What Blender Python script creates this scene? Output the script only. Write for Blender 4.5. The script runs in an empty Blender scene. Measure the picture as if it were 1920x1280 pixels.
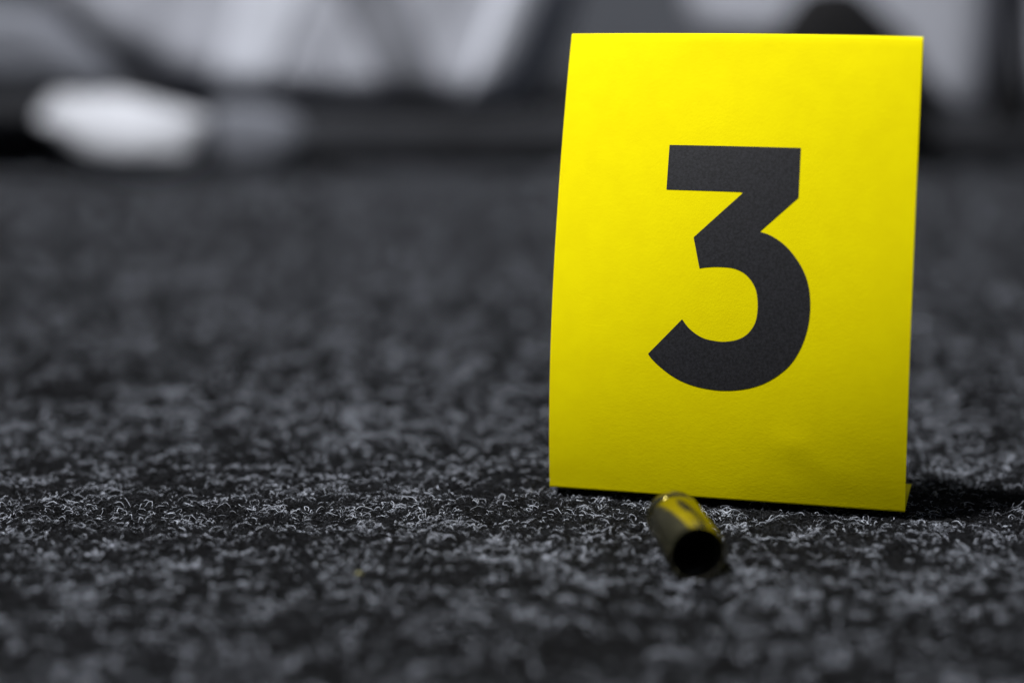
import bpy, bmesh, math, random
import numpy as np
from mathutils import Vector
random.seed(7)
rng = np.random.default_rng(11)
S = bpy.context.scene
C = S.collection
MM = 0.001

# ------------------------------------------------------------------ camera
CAM_H, PITCH, F_PX = 91.12, 0.18611, 3500.0          # mm, rad, px of a 1920 px wide frame
cd = bpy.data.cameras.new('camera'); cam = bpy.data.objects.new('camera', cd); C.objects.link(cam)
cam.location = (0, 0, CAM_H*MM)
cam.rotation_euler = (math.pi/2 - PITCH, 0, 0)
cd.sensor_width = 36.0; cd.lens = F_PX/1920*36
cd.clip_start = 0.01; cd.clip_end = 50
cd.dof.use_dof = True; cd.dof.focus_distance = 0.331; cd.dof.aperture_fstop = 5.6
cd.dof.aperture_blades = 0
S.camera = cam

# ------------------------------------------------------------------ world, lamps, exposure
w = bpy.data.worlds.new('World'); S.world = w; w.use_nodes = True
bg = w.node_tree.nodes['Background']
bg.inputs[0].default_value = (0.80, 0.88, 1.0, 1); bg.inputs[1].default_value = 0.095

def area(name, loc, target, size, power, col=(1, 1, 1)):
    ld = bpy.data.lights.new(name, 'AREA'); ld.shape = 'DISK'; ld.size = size; ld.energy = power; ld.color = col
    o = bpy.data.objects.new(name, ld); C.objects.link(o); o.location = loc
    o.rotation_euler = (Vector(target) - Vector(loc)).to_track_quat('-Z', 'Y').to_euler()
    return o
area('ceiling_or_fill_lamp', (-0.68, 0.01, 1.80), (0.03, 0.33, 0.03), 0.28, 68)
l2 = area('ceiling_or_fill_lamp', (-0.20, 0.50, 1.30), (0.0, 1.06, 0.03), 0.30, 1.2); l2.data.spread = math.radians(58)  # fill lamp added to brighten the cloths at the back
S.view_settings.view_transform = 'Standard'; S.view_settings.look = 'None'
S.view_settings.exposure = 0; S.view_settings.gamma = 1
try:
    S.cycles_curves.shape = 'RIBBONS'; S.cycles_curves.subdivisions = 2
except Exception: pass
S.cycles.use_denoising = True
S.cycles.max_bounces = 6; S.cycles.diffuse_bounces = 4

# ------------------------------------------------------------------ helpers
def mat(name, col, rough=0.8, spec=0.3, metal=0.0, noise=None, bump=None, sheen=0):
    """noise = (scale, other colour, detail); bump = list of (scale, distance in m)"""
    m = bpy.data.materials.new(name); m.use_nodes = True
    nt = m.node_tree; N = nt.nodes; L = nt.links; b = N['Principled BSDF']
    b.inputs['Base Color'].default_value = (*col, 1); b.inputs['Roughness'].default_value = rough
    b.inputs['Specular IOR Level'].default_value = spec; b.inputs['Metallic'].default_value = metal
    if sheen: b.inputs['Sheen Weight'].default_value = sheen
    tc = N.new('ShaderNodeTexCoord')
    if noise:
        n = N.new('ShaderNodeTexNoise'); n.inputs['Scale'].default_value = noise[0]; n.inputs['Detail'].default_value = noise[2]
        L.new(tc.outputs['Object'], n.inputs['Vector'])
        mr = N.new('ShaderNodeMapRange'); mr.inputs[1].default_value = .35; mr.inputs[2].default_value = .65
        L.new(n.outputs['Fac'], mr.inputs[0])
        mx = N.new('ShaderNodeMix'); mx.data_type = 'RGBA'
        mx.inputs[6].default_value = (*col, 1); mx.inputs[7].default_value = (*noise[1], 1)
        L.new(mr.outputs[0], mx.inputs[0]); L.new(mx.outputs[2], b.inputs['Base Color'])
    prev = None
    for sc, dist in (bump or []):
        n = N.new('ShaderNodeTexNoise'); n.inputs['Scale'].default_value = sc; n.inputs['Detail'].default_value = 3
        L.new(tc.outputs['Object'], n.inputs['Vector'])
        bp = N.new('ShaderNodeBump'); bp.inputs['Distance'].default_value = dist; bp.inputs['Strength'].default_value = 1
        L.new(n.outputs['Fac'], bp.inputs['Height'])
        if prev: L.new(prev.outputs[0], bp.inputs['Normal'])
        prev = bp
    if prev: L.new(prev.outputs[0], b.inputs['Normal'])
    return m

def link(name, me, m, parent=None, smooth=True):
    o = bpy.data.objects.new(name, me); C.objects.link(o)
    if m: me.materials.append(m)
    if smooth and hasattr(me, 'polygons'): me.polygons.foreach_set('use_smooth', [True]*len(me.polygons))
    if parent: o.parent = parent
    return o
def mesh(name, V, Fc):
    me = bpy.data.meshes.new(name); me.from_pydata([tuple(v) for v in V], [], [tuple(f) for f in Fc]); me.update(); return me
def tag(o, label=None, cat=None, kind=None, group=None):
    if label: o['label'] = label
    if cat: o['category'] = cat
    if kind: o['kind'] = kind
    if group: o['group'] = group
    return o
def empty(name, loc=(0, 0, 0)):
    o = bpy.data.objects.new(name, None); C.objects.link(o); o.location = loc; o.empty_display_size = .02; return o

_ng = {}
def vnoise(x, y, cell, seed):
    """smooth value noise in 0..1 over millimetre coordinates"""
    if seed not in _ng: _ng[seed] = np.random.default_rng(seed).random((257, 257))
    g = _ng[seed]; a = x/cell; b = y/cell
    i = np.floor(a).astype(int); j = np.floor(b).astype(int); fx = a-i; fy = b-j
    fx = fx*fx*(3-2*fx); fy = fy*fy*(3-2*fy); i %= 256; j %= 256
    return (g[i, j]*(1-fx)+g[i+1, j]*fx)*(1-fy) + (g[i, j+1]*(1-fx)+g[i+1, j+1]*fx)*fy

# ------------------------------------------------------------------ the floor: a short, curly fibre carpet
def carpet_z(x, y):                                   # height of the matted backing, mm
    return 0.9*(vnoise(x, y, 4.2, 1)-.5) + 0.5*(vnoise(x, y, 1.7, 2)-.5) - .35
m_carpet = mat('carpet_backing', (.004, .004, .0045), .95, .05, noise=(900, (.012, .0125, .0145), 4), bump=[(2500, .0004)])
def build_floor():
    xs = np.concatenate([[-2500, -1000, -500], np.arange(-260, 261, 2.), [500, 1000, 2500]])
    ys = np.concatenate([[-1500, -300, 0, 120], np.arange(200, 620, 2.), np.arange(620, 1500, 20), [1800, 2600]])
    X, Y = np.meshgrid(xs, ys, indexing='ij'); Z = carpet_z(X, Y)-.25
    n, k = X.shape
    V = np.stack([X, Y, Z], -1).reshape(-1, 3)*MM
    idx = np.arange(n*k).reshape(n, k)
    Fc = np.stack([idx[:-1, :-1], idx[1:, :-1], idx[1:, 1:], idx[:-1, 1:]], -1).reshape(-1, 4)
    o = link('carpet_floor', mesh('carpet_floor', V, Fc.tolist()), m_carpet)
    tag(o, 'dark charcoal carpet floor', None, 'structure')
build_floor()

m_fib = bpy.data.materials.new('carpet_fibre'); m_fib.use_nodes = True
nt = m_fib.node_tree; b = nt.nodes['Principled BSDF']
at = nt.nodes.new('ShaderNodeAttribute'); at.attribute_name = 'tone'
cr = nt.nodes.new('ShaderNodeMix'); cr.data_type = 'RGBA'; cr.clamp_factor = True
cr.inputs[6].default_value = (.002, .002, .0024, 1); cr.inputs[7].default_value = (.64, .68, .785, 1)
nt.links.new(at.outputs['Fac'], cr.inputs[0]); nt.links.new(cr.outputs[2], b.inputs['Base Color'])
b.inputs['Roughness'].default_value = .6; b.inputs['Specular IOR Level'].default_value = .10

def fibres(n, P, y0, y1, len_, rad, h_, prob_bias, far=1.0):
    """n curled fibres of P points between depths y0 and y1; returns positions, radii and tones"""
    u = rng.random(n)
    y = np.sqrt(y0*y0 + u*(y1*y1-y0*y0))
    x = (rng.random(n)*2-1)*(0.285*y+72)
    cl = .29*vnoise(x, y, 3.2*far, 3) + .33*vnoise(x, y, 1.5*far, 5) + .38*vnoise(x, y, .8*far, 4)
    cl = np.clip((cl-.5)*2.0+.5, 0, 1)
    p = np.clip((cl-.535)*1.35, 0.005, .44)*prob_bias*(.75+.5*vnoise(x, y, 21, 9))
    light = rng.random(n) < p
    tone = np.where(light, .22+.78*rng.random(n), .05*rng.random(n)**3)
    ln = len_*np.clip(rng.lognormal(-.12, .48, n), .3, 2.4); lint = rng.random(n) < .02; ln = np.where(lint, ln*1.9, ln)
    phi = rng.random(n)*2*np.pi
    k = rng.normal(0, 1, n)*3.2*rng.random(n)/len_
    t = np.linspace(0, 1, P)
    ds = ln/(P-1)
    ang = phi[:, None] + k[:, None]*ln[:, None]*t[None] + np.cumsum(rng.normal(0, .36, (n, P)), 1)
    dx = np.cos(ang)*ds[:, None]; dy = np.sin(ang)*ds[:, None]
    X = x[:, None]+np.cumsum(dx, 1); Y = y[:, None]+np.cumsum(dy, 1)
    base = carpet_z(X, Y)
    h = h_*(.15+rng.random(n)**2*1.3)*np.where(light, 1.15, .85)
    tilt = rng.random(n)
    arch = np.sin(np.pi*t[None]*(.55+.5*tilt[:, None]))
    Z = base + .05 + h[:, None]*np.abs(arch) + np.cumsum(rng.normal(0, .03, (n, P)), 1)*h_ + (rng.random(n)*.35*h_)[:, None]
    R = rad*(np.where(lint, .6, 1)*(.4+.85*rng.random(n)))[:, None]*np.where(light, 1, 1.15)[:, None]*(1-.45*np.abs(t*2-1)**3)[None]
    # fibres are pressed flat beneath the resting card and case
    return np.stack([X, Y, Z], -1), R, tone

def press(P):
    X, Y, Z = P[..., 0], P[..., 1], P[..., 2]
    c, s = math.cos(.26646), math.sin(.26646)
    lx = (X-6.9)*c-(Y-330.9)*s; ly = (X-6.9)*s+(Y-330.9)*c
    under = (lx > -1) & (lx < 65) & (ly > -1.2) & (ly < 20)
    Z = np.where(under, np.minimum(Z, .55), Z)
    d = np.abs(X-(26.75+(299.5-Y)*.122)); on = (Y > 279) & (Y < 301) & (d < 4.6)
    Z = np.where(on, np.minimum(Z, .62+4.4-np.sqrt(np.maximum(4.4**2-d**2, 0))), Z)
    return np.stack([X, Y, Z], -1)

sets = [fibres(85000, 9, 205, 262, 1.75, .052, .58, .72),
        fibres(390000, 11, 262, 400, 2.0, .051, .58, .92),
        fibres(220000, 8, 400, 640, 2.3, .072, .70, .90, 1.05),
        fibres(170000, 6, 640, 1150, 3.3, .13, .95, .90, 1.3)]
sizes = []; pos = []; rad = []; tones = []
for Pp, R, T in sets:
    sizes += [Pp.shape[1]]*Pp.shape[0]
    pos.append(press(Pp).reshape(-1, 3)); rad.append(R.reshape(-1)); tones.append(T)
hc = bpy.data.hair_curves.new('carpet_fibres'); hc.add_curves(sizes)
hc.attributes['position'].data.foreach_set('vector', (np.concatenate(pos)*MM).astype(np.float32).ravel())
ra = hc.attributes.get('radius') or hc.attributes.new('radius', 'FLOAT', 'POINT')
ra.data.foreach_set('value', (np.concatenate(rad)*MM).astype(np.float32))
ta = hc.attributes.new('tone', 'FLOAT', 'CURVE'); ta.data.foreach_set('value', np.concatenate(tones).astype(np.float32))
fo = link('carpet_fibres', hc, m_fib, smooth=False)
tag(fo, 'curly pale and black fibres matted over the charcoal carpet', 'carpet fibres', 'stuff')

# ------------------------------------------------------------------ the yellow tent card
Q = dict(x0=6.898, y0=330.93, z0=2.0, psi=.26646, t0=-.08781, t1=.68378, t2=-.20279, L=83.0756, tab=18.58, d0=-.11837, d1=-.10804, dL=-1.69)
W = 64.0
def place(lx, B, Z):
    c, s = math.cos(Q['psi']), math.sin(Q['psi']); lx = lx-(lx/W)*(.2+.2*Z/83)
    return np.array([Q['x0']+lx*c+B*s, Q['y0']-lx*s+B*c, Q['z0']+Z])
def dent(u, s):                                       # handling marks: slight bulges of the paper, mm
    d = .09*math.exp(-((u-45)/3.5)**2-((s-11.5)/2.2)**2) + .12*math.sin(u*.13+1)*math.sin(s*.09)
    d += .045*math.sin((u*.6+s)*.55)*math.exp(-((u-47)/7)**2-((s-9)/5)**2)
    d += .10*math.exp(-((u-56)/5)**2-((s-70)/9)**2)
    return d*min(1, s/4)*min(1, max(0, (83-s)/6))
def lean(u, s):
    L = Q['L']+Q['dL']*u/W; q = s/L; um = u/W
    return um*(Q['d0']+Q['d1']*q)+Q['t0']+Q['t1']*q+Q['t2']*q*q
def front_pt(u, s, off=0.0):                          # s runs 0..Q['L'] up the front; off is toward the viewer
    L = Q['L']+Q['dL']*u/W; s_ = s*L/Q['L']
    ss = np.linspace(0, s_, 24) if s_ > 0 else np.zeros(2)
    th = (u/W)*(Q['d0']+Q['d1']*ss/L)+Q['t0']+Q['t1']*(ss/L)+Q['t2']*(ss/L)**2
    B = np.trapezoid(np.sin(th), ss) if hasattr(np, 'trapezoid') else np.trapz(np.sin(th), ss)
    Z = np.trapezoid(np.cos(th), ss) if hasattr(np, 'trapezoid') else np.trapz(np.cos(th), ss)
    a = th[-1]; off += dent(u, s)
    return u, B-off*math.cos(a), Z+off*math.sin(a)
def sheet(name, pts, m, parent, thick, flip=False):
    """pts[i][j] local points; makes a closed slab by offsetting along the normal"""
    P = np.array([[place(*p) for p in row] for row in pts]); n, k, _ = P.shape
    du = np.gradient(P, axis=0); dv = np.gradient(P, axis=1)
    N = np.cross(du, dv); N /= np.linalg.norm(N, axis=2, keepdims=True)
    if flip: N = -N
    V = np.concatenate([P.reshape(-1, 3), (P-N*thick).reshape(-1, 3)])*MM
    idx = np.arange(n*k).reshape(n, k); Fc = []
    for i in range(n-1):
        for j in range(k-1):
            q = [idx[i, j], idx[i+1, j], idx[i+1, j+1], idx[i, j+1]]
            if flip: q = q[::-1]
            Fc.append(q); Fc.append([a+n*k for a in q[::-1]])
    ring = [idx[i, 0] for i in range(n)]+[idx[n-1, j] for j in range(1, k)]+[idx[i, k-1] for i in range(n-2, -1, -1)]+[idx[0, j] for j in range(k-2, 0, -1)]
    for a, c in zip(ring, ring[1:]+ring[:1]):
        q = [a, c, c+n*k, a+n*k]; Fc.append(q[::-1] if not flip else q)
    me = mesh(name, V, Fc)
    o = link(name, me, m, parent)
    bm = bmesh.new(); bm.from_mesh(me); bmesh.ops.recalc_face_normals(bm, faces=bm.faces)
    for e in bm.edges: e.smooth = len(e.link_faces) == 2 and e.calc_face_angle(0) < .6
    bm.to_mesh(me); bm.free()
    return o
m_pap = mat('yellow_card_stock', (.93, .80, .0),   .75, .05, noise=(260, (.90, .765, .0), 6), bump=[(1400, .000016), (3300, .000020)])
m_pap_b = m_pap
m_ink = mat('black_ink', (.010, .010, .012), .6, .35, noise=(2300, (.024, .024, .029), 9), bump=[(5000, .00002)])
card = empty('evidence_marker', tuple(place(W/2, 9, -1.6)*MM))
tag(card, 'yellow folded tent card with black numeral standing on the carpet', 'evidence marker')
bpy.context.view_layer.update()
class Off:                                            # parts are modelled in world coordinates, then hung on the Empty
    pass
def hang(o): o.parent = card; o.matrix_parent_inverse = card.matrix_world.inverted()
def front_rows():
    rows = []
    for u in np.linspace(0, W, 33):
        col = [front_pt(u, s) for s in np.linspace(0, Q['L'], 60)]
        _, B, Z = col[-1]; a = lean(u, Q['L'])
        r = .55                                       # rounded fold over the top
        for k in range(1, 8):
            f = a+(math.pi*.93-a)*k/7
            cb = B+r*math.cos(a); cz = Z-r*math.sin(a)
            col.append((u, cb-r*math.cos(f), cz+r*math.sin(f)))
        rows.append(col)
    return rows
rows = front_rows()
hang(sheet('front_panel', rows, m_pap, None, .24))
brow = []
for i, u in enumerate(np.linspace(0, W, 33)):
    _, B, Z = rows[i][-1]; col = []
    for t in np.linspace(0.002, 1, 30):
        col.append((u*(1-.035*min(1, t*6)), B+(11.5-B)*t+1.6*math.sin(math.pi*t), Z+(0.3-Z)*t))
    brow.append(col)
hang(sheet('back_panel', brow, m_pap, None, .24))
frow = []
for u in np.linspace(0, W, 20):
    frow.append([(u, .12+(Q['tab']-.12)*t, -.02+.12*math.sin(math.pi*t)) for t in np.linspace(0, 1, 8)])
hang(sheet('base_flap', frow, m_pap, None, .24))

NUM = [(20.43, 63.17), (44.05, 63.68), (44.02, 55.05), (37.51, 48.73), (39.47, 48.18), (41.83, 46.78), (43.82, 44.78), (45.43, 42.37), (46.35, 39.92), (46.74, 37.24), (46.74, 34.52), (46.32, 31.76), (45.43, 28.96), (43.96, 26.21), (42.09, 24.14), (39.42, 22.2), (36.33, 20.9), (32.43, 20.19), (28.88, 20.26), (25.7, 20.85), (22.89, 21.98), (20.46, 23.58), (18.83, 24.99), (18.17, 25.82), (24.19, 32.42), (25.3, 31.07), (26.72, 29.98), (28.32, 29.25), (30.3, 28.95), (31.87, 28.94), (33.82, 29.34), (35.36, 30.12), (36.5, 31.29), (37.32, 32.91), (37.61, 35.08), (37.51, 37.02), (37.16, 38.56), (36.46, 39.87), (35.45, 40.98), (34.25, 41.68), (32.67, 42.09), (30.31, 42.11), (28.34, 41.91), (27.0, 41.64), (25.72, 47.03), (34.12, 55.24), (33.92, 55.46), (20.33, 55.19)]
def smooth_outline(pts, spans, k=4):
    out = []; n = len(pts); i = 0
    span = dict(spans)
    while i < n:
        if i in span:
            a, b_ = i, span[i]
            P = [pts[a]]+list(pts[a:b_+1])+[pts[b_]]
            for q in range(1, len(P)-2):
                for t in np.arange(k)/k:
                    p0, p1, p2, p3 = [np.array(P[q+d]) for d in (-1, 0, 1, 2)]
                    out.append(tuple(.5*(2*p1+(p2-p0)*t+(2*p0-5*p1+4*p2-p3)*t*t+(3*p1-p0-3*p2+p3)*t**3)))
            i = b_
        else:
            out.append(pts[i]); i += 1
    return out
def numeral():
    o2 = smooth_outline(NUM, [(3, 23), (24, 43)])
    bm = bmesh.new(); bm.faces.new([bm.verts.new((p[0], p[1], 0)) for p in o2])
    for s in np.arange(21, 64, 1.5):
        bmesh.ops.bisect_plane(bm, geom=bm.verts[:]+bm.edges[:]+bm.faces[:], plane_co=(0, s, 0), plane_no=(0, 1, 0))
    for u in np.arange(20, 47, 3.0):
        bmesh.ops.bisect_plane(bm, geom=bm.verts[:]+bm.edges[:]+bm.faces[:], plane_co=(u, 0, 0), plane_no=(1, 0, 0))
    bmesh.ops.triangulate(bm, faces=bm.faces[:])
    for v in bm.verts:
        v.co = Vector(place(*front_pt(v.co.x, v.co.y, .05))*MM)
    bmesh.ops.recalc_face_normals(bm, faces=bm.faces)
    me = bpy.data.meshes.new('numeral'); bm.to_mesh(me); bm.free()
    hang(link('numeral', me, m_ink))
numeral()

# ------------------------------------------------------------------ the spent cartridge case
m_brass = mat('tarnished_brass', (.48, .43, .22), .11, .5, metal=1.0, noise=(420, (.34, .31, .17), 6), bump=[(1800, .00003)])
m_bore_shade = mat('bore_shade', (.015, .014, .012), .8, .2, noise=(500, (.03, .028, .022), 3))  # shade inside the open mouth put into a near-black colour
def lathe(name, prof, m, parent, seg=96):
    V = []; Fc = []
    for (x, r) in prof:
        for k in range(seg):
            a = 2*math.pi*k/seg; V.append((r*math.cos(a)*MM, x*MM, r*math.sin(a)*MM))
    for i in range(len(prof)-1):
        for k in range(seg):
            a = i*seg+k; b2 = i*seg+(k+1) % seg; Fc.append((a, b2, b2+seg, a+seg))
    me = mesh(name, V, Fc); o = link(name, me, m, parent)
    bm = bmesh.new(); bm.from_mesh(me); bmesh.ops.remove_doubles(bm, verts=bm.verts, dist=1e-7)
    bmesh.ops.recalc_face_normals(bm, faces=bm.faces)
    for e in bm.edges: e.smooth = len(e.link_faces) == 2 and e.calc_face_angle(0) < .7
    bm.to_mesh(me); bm.free(); return o
case = empty('cartridge_case')
case.location = (26.75*MM, 299.5*MM, 5.15*MM)          # head at the back, mouth toward the viewer
case.rotation_euler = (math.radians(2.2), 0, math.radians(7.0))
tag(case, 'spent metal cartridge case lying in front of the yellow card', 'cartridge case')
R0 = 4.6
lathe('case_wall', [(-3.0, R0*.93), (-3.3, R0), (-18.6, R0*.985), (-18.8, R0*.965), (-18.8, R0*.925), (-18.6, R0*.91)], m_brass, case)
lathe('case_bore', [(-18.55, R0*.905), (-8, R0*.86), (-4.2, R0*.8), (-4.0, 0.0001)], m_bore_shade, case)
rimo = lathe('case_head', [(0, .0001), (0, R0*.93), (-.2, R0*.99), (-1.1, R0*.99), (-1.3, R0*.97), (-1.5, R0*.83), (-2.3, R0*.83), (-3.0, R0*.93)], m_brass, case)
lathe('primer', [(.05, .0001), (.05, R0*.42), (.0, R0*.46)], m_brass, rimo, 48)

# ------------------------------------------------------------------ the blurred things beyond
CP, SP = math.cos(PITCH), math.sin(PITCH)
def ray(px, py, Y):
    """the point at depth Y mm seen where the photograph shows (px, py)"""
    x = (px-960)/F_PX; v = (py-640)/F_PX
    d = np.array([x, CP-v*SP, -SP-v*CP]); t = Y/d[1]
    return np.array([d[0]*t, Y, CAM_H+d[2]*t])
def pillow(name, outline, Y, thick, m, parent=None, edge=.35, fold=None, n=26, per=10, back=.5, lean_=0.0, tuck=0.0, tz=60.0, sm=.55):
    """a soft closed body with the given outline; fold(x, z) adds mm of relief toward the viewer"""
    P = np.array([ray(a, c, Y) for a, c in outline])
    pts = []                                          # rounded outline
    k = len(P)
    for i in range(k):
        p0, p1, p2, p3 = P[(i-1) % k], P[i], P[(i+1) % k], P[(i+2) % k]
        for t in np.arange(per)/per:
            cr_ = .5*(2*p1+(p2-p0)*t+(2*p0-5*p1+4*p2-p3)*t*t+(3*p1-p0-3*p2+p3)*t**3)
            pts.append(sm*cr_+(1-sm)*(p1+(p2-p1)*t))
    pts = np.array(pts); c = pts.mean(0); m_ = len(pts)
    V = [c+np.array([0, -thick, 0])]; Fc = []
    rings = [math.sin(.5*math.pi*q/n) for q in range(1, n+1)]
    for r in rings:
        d = thick*max(0, 1-max(0, (r-(1-edge))/edge)**2.2)**.5 if r > 1-edge else thick
        for p in pts:
            q = c+(p-c)*r; f = fold(q[0], q[2])*min(1, d/thick) if fold else 0
            V.append(q+np.array([0, -d-f+lean_*(q[2]-c[2])+tuck*max(0, tz-q[2])**2, 0]))
    for r in rings[-2::-1]:
        d = thick*back*max(0, 1-max(0, (r-(1-edge))/edge)**2.2)**.5 if r > 1-edge else thick*back
        for p in pts:
            q = c+(p-c)*r; V.append(q+np.array([0, d+lean_*(q[2]-c[2])+tuck*max(0, tz-q[2])**2, 0]))
    V.append(c+np.array([0, thick*back, 0])); last = len(V)-1
    nr = 2*n-1
    for k2 in range(m_):
        Fc.append((0, 1+(k2+1) % m_, 1+k2))
        for i in range(nr-1):
            a = 1+i*m_+k2; b_ = 1+i*m_+(k2+1) % m_; Fc.append((a, b_, b_+m_, a+m_))
        a = 1+(nr-1)*m_+k2; Fc.append((a, 1+(nr-1)*m_+(k2+1) % m_, last))
    me = mesh(name, np.array(V)*MM, Fc)
    bm = bmesh.new(); bm.from_mesh(me); bmesh.ops.recalc_face_normals(bm, faces=bm.faces); bm.to_mesh(me); bm.free()
    return link(name, me, m, parent)

m_sheet = mat('pale_cloth', (.37, .382, .435), .85, .2, noise=(60, (.35, .36, .41), 4), bump=[(300, .0006), (3000, .0002)])
m_strap = mat('pale_webbing', (.56, .58, .65), .8, .2, noise=(80, (.535, .555, .625), 4), bump=[(2500, .0002)])
m_foldshade = mat('fold_shade_grey', (.17, .176, .202), .8, .2, noise=(80, (.16, .166, .19), 4), bump=[(2500, .0002)])  # the fold's shade put into a darker grey colour
m_grey = mat('grey_cloth', (.13, .136, .16), .9, .2, noise=(60, (.11, .116, .135), 4), bump=[(300, .0006)])
m_white = mat('white_cloth', (.43, .44, .48), .8, .2, noise=(60, (.36, .37, .405), 4), bump=[(300, .0008)])
m_black = mat('black_rubber', (.005, .005, .0055), .8, .1, noise=(100, (.009, .009, .010), 3), bump=[(400, .0005)])
m_shade = mat('shade_block_black', (.013, .0135, .0155), .9, .1, noise=(14, (.024, .025, .029), 5), bump=[(500, .0003)])  # near-black colour standing in for shade below the cloth
m_wall = mat('grey_wall_paint', (.085, .09, .105), .9, .2, noise=(6, (.075, .08, .093), 5), bump=[(400, .0004)])

def box(name, x0, x1, y0, y1, z0, z1, m, bev=4, parent=None):
    bm = bmesh.new(); bmesh.ops.create_cube(bm, size=1)
    for v in bm.verts:
        v.co = Vector(((x0+x1)/2+v.co.x*(x1-x0), (y0+y1)/2+v.co.y*(y1-y0), (z0+z1)/2+v.co.z*(z1-z0)))*MM
    if bev: bmesh.ops.bevel(bm, geom=bm.edges[:], offset=bev*MM, segments=4, profile=.5, affect='EDGES')
    me = bpy.data.meshes.new(name); bm.to_mesh(me); bm.free()
    return link(name, me, m, parent, smooth=False)
tag(box('back_wall', -1500, 1500, 1420, 1480, -5, 1400, m_wall, 0), 'plain grey wall at the back', None, 'structure')
tag(box('shade_block', -900, 900, 957, 1405, -2, 29, m_shade, 13), 'dark block standing in for the shade below the pale hanging cloth', 'shade block')  # added dark block where the floor only lies in shade

def sheet_fold(x, z):
    return 2.2*math.sin(.05*x+.03*z)+.8*math.sin(.13*x-.07*z+1)+.6*math.sin(.08*z+.05*x)
b1 = pillow('hanging_pale_cloth', [(0, -620), (40, -200), (100, 0), (180, 90), (290, 156), (420, 198), (700, 212), (915, 216), (994, 198), (1042, 130), (1088, 0), (1150, -200), (1260, -620)], 1012, 50, m_sheet, edge=.36, fold=sheet_fold, n=40)
tag(b1, 'blurred pale hanging cloth with slanting bands above the carpet at upper left', 'cloth')
from mathutils.bvhtree import BVHTree
bvh = BVHTree.FromPolygons([v.co.copy() for v in b1.data.vertices], [tuple(p.vertices) for p in b1.data.polygons])
def band(left, right, m, lift):
    """a cloth band lying on the hanging cloth, between two edges traced down its face"""
    nu, nv = 14, 60; G = np.zeros((nv, nu, 3)); lasty = [0.975]*nu
    ly, lx = [p[1] for p in left], [p[0] for p in left]; ry, rx = [p[1] for p in right], [p[0] for p in right]
    for i in range(nv):
        t = i/(nv-1); yl = ly[0]+(ly[-1]-ly[0])*t; yr = ry[0]+(ry[-1]-ry[0])*t
        for k in range(nu):
            a = k/(nu-1); px = np.interp(yl, ly, lx)*(1-a)+np.interp(yr, ry, rx)*a; py = yl*(1-a)+yr*a
            P = ray(px, py, 968.)*MM
            h = bvh.ray_cast(Vector((P[0], .5, P[2])), Vector((0, 1, 0)))
            if h[0] is not None: lasty[k] = h[0].y
            G[i, k] = (P[0], lasty[k]-lift*MM*(.25+.75*(1-abs(2*a-1)**6)), P[2])
    F2 = G+np.array([0, .0008, 0]); V = np.concatenate([G.reshape(-1, 3), F2.reshape(-1, 3)]); N0 = nu*nv; Fc = []
    for i in range(nv-1):
        for k in range(nu-1):
            a = i*nu+k; q = (a, a+1, a+nu+1, a+nu); Fc.append(q); Fc.append(tuple(x+N0 for x in q[::-1]))
    ring = list(range(nu))+[i*nu+nu-1 for i in range(1, nv)]+[(nv-1)*nu+k for k in range(nu-2, -1, -1)]+[i*nu for i in range(nv-2, 0, -1)]
    for a, c in zip(ring, ring[1:]+ring[:1]): Fc.append((a, a+N0, c+N0, c))
    o = link('band', mesh('band', V, Fc), m, b1)
    bm = bmesh.new(); bm.from_mesh(o.data); bmesh.ops.recalc_face_normals(bm, faces=bm.faces); bm.to_mesh(o.data); bm.free()
    return o
band([(660, -600), (450, 0), (392, 185)], [(800, -600), (576, 0), (494, 192)], m_strap, 3)
band([(1090, -600), (930, 0), (862, 190)], [(1195, -590), (1046, 0), (955, 194)], m_strap, 3)
band([(400, -600), (640, 0), (740, 196)], [(530, -600), (768, 0), (835, 200)], m_foldshade, 2)['label'] = 'shaded fold made as a darker grey slanting band'
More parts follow.
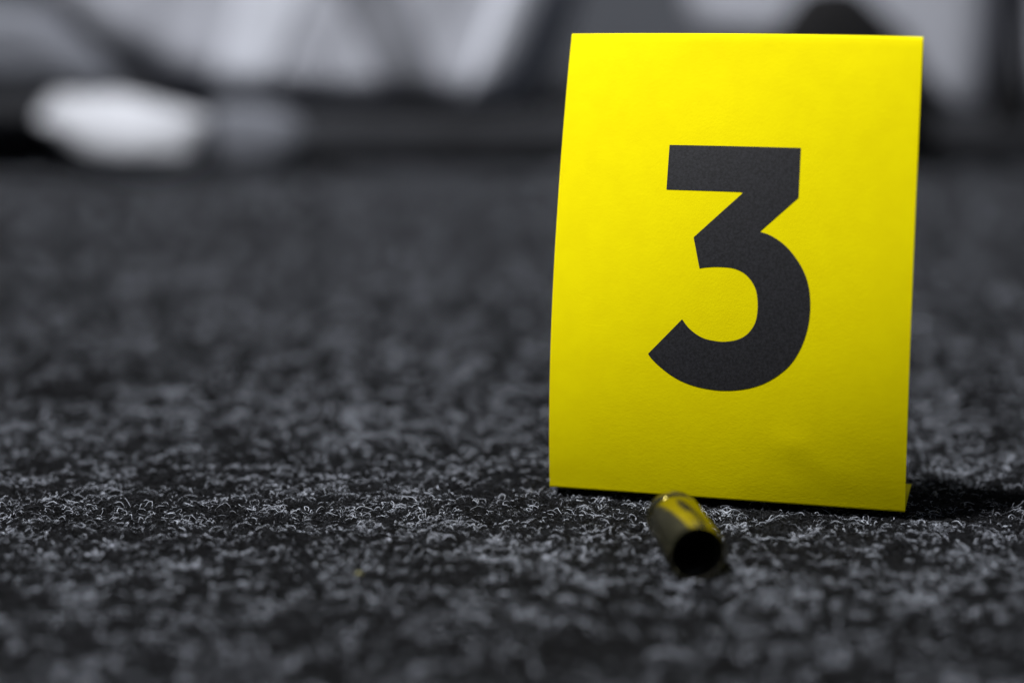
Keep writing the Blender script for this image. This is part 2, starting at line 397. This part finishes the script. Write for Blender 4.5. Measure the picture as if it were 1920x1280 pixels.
g1 = pillow('folded_grey_cloth', [(-200, 20), (60, 18), (130, 50), (190, 105), (222, 158), (120, 160), (-200, 168)], 935, 22, m_grey, edge=.6)
tag(g1, 'blurred mid grey cloth at the far upper left edge', 'cloth')
w1 = pillow('crumpled_white_cloth', [(70, 224), (100, 168), (230, 178), (394, 222), (378, 306), (270, 320), (165, 300)], 925, 24, m_white, edge=.85, lean_=.3, sm=.2)
tag(w1, 'bright white oblong lying on the carpet, left background', 'cloth')
w2 = pillow('small_grey_bundle', [(398, 205), (470, 196), (550, 214), (575, 262), (545, 316), (430, 326), (400, 300)], 938, 12, m_grey, edge=.7)
tag(w2, 'small grey lump just right of the bright white oblong', 'bundle')
b2 = pillow('pale_hanging_cloth', [(1285, -330), (1275, -60), (1300, 60), (1450, 90), (1600, 96), (1715, 96), (1752, 170), (1800, 250), (1842, 235), (1858, 120), (1866, -60), (1866, -330)], 1020, 40, m_sheet, edge=.5)
tag(b2, 'blurred pale hanging cloth behind the top right corner of the card', 'cloth')
k1 = pillow('black_round_bag', [(1440, 90), (1475, 25), (1520, -22), (1600, -24), (1665, 35), (1715, 100), (1742, 190), (1750, 290), (1690, 320), (1500, 290), (1440, 180)], 960, 16, m_black, edge=.8)
tag(k1, 'black rounded shape peeking over the card top edge', 'bag')
k2 = pillow('black_hanging_strap', [(1872, -330), (1912, -330), (1908, 60), (1912, 180), (1935, 292), (1845, 292), (1862, 200), (1870, 60)], 965, 8, m_black, edge=.7)
tag(k2, 'black vertical strap near the upper right corner', 'strap')
b3 = pillow('pale_cloth_edge', [(1900, -330), (2200, -330), (2200, 230), (2000, 250), (1935, 210), (1900, 100)], 1000, 30, m_sheet, edge=.25)
tag(b3, 'pale cloth at the right edge beyond the black strap', 'cloth')

fl = pillow('pale_crumb', [(664, 1074), (672, 1071), (680, 1075), (681, 1082), (674, 1087), (666, 1084)], 284.5, .35, mat('cream_crumb', (.75, .72, .38), .7, .3, noise=(3000, (.6, .58, .3), 3)), n=8, per=5, back=1.0)
tag(fl, 'tiny cream crumb on the carpet left of the cartridge case', 'crumb')
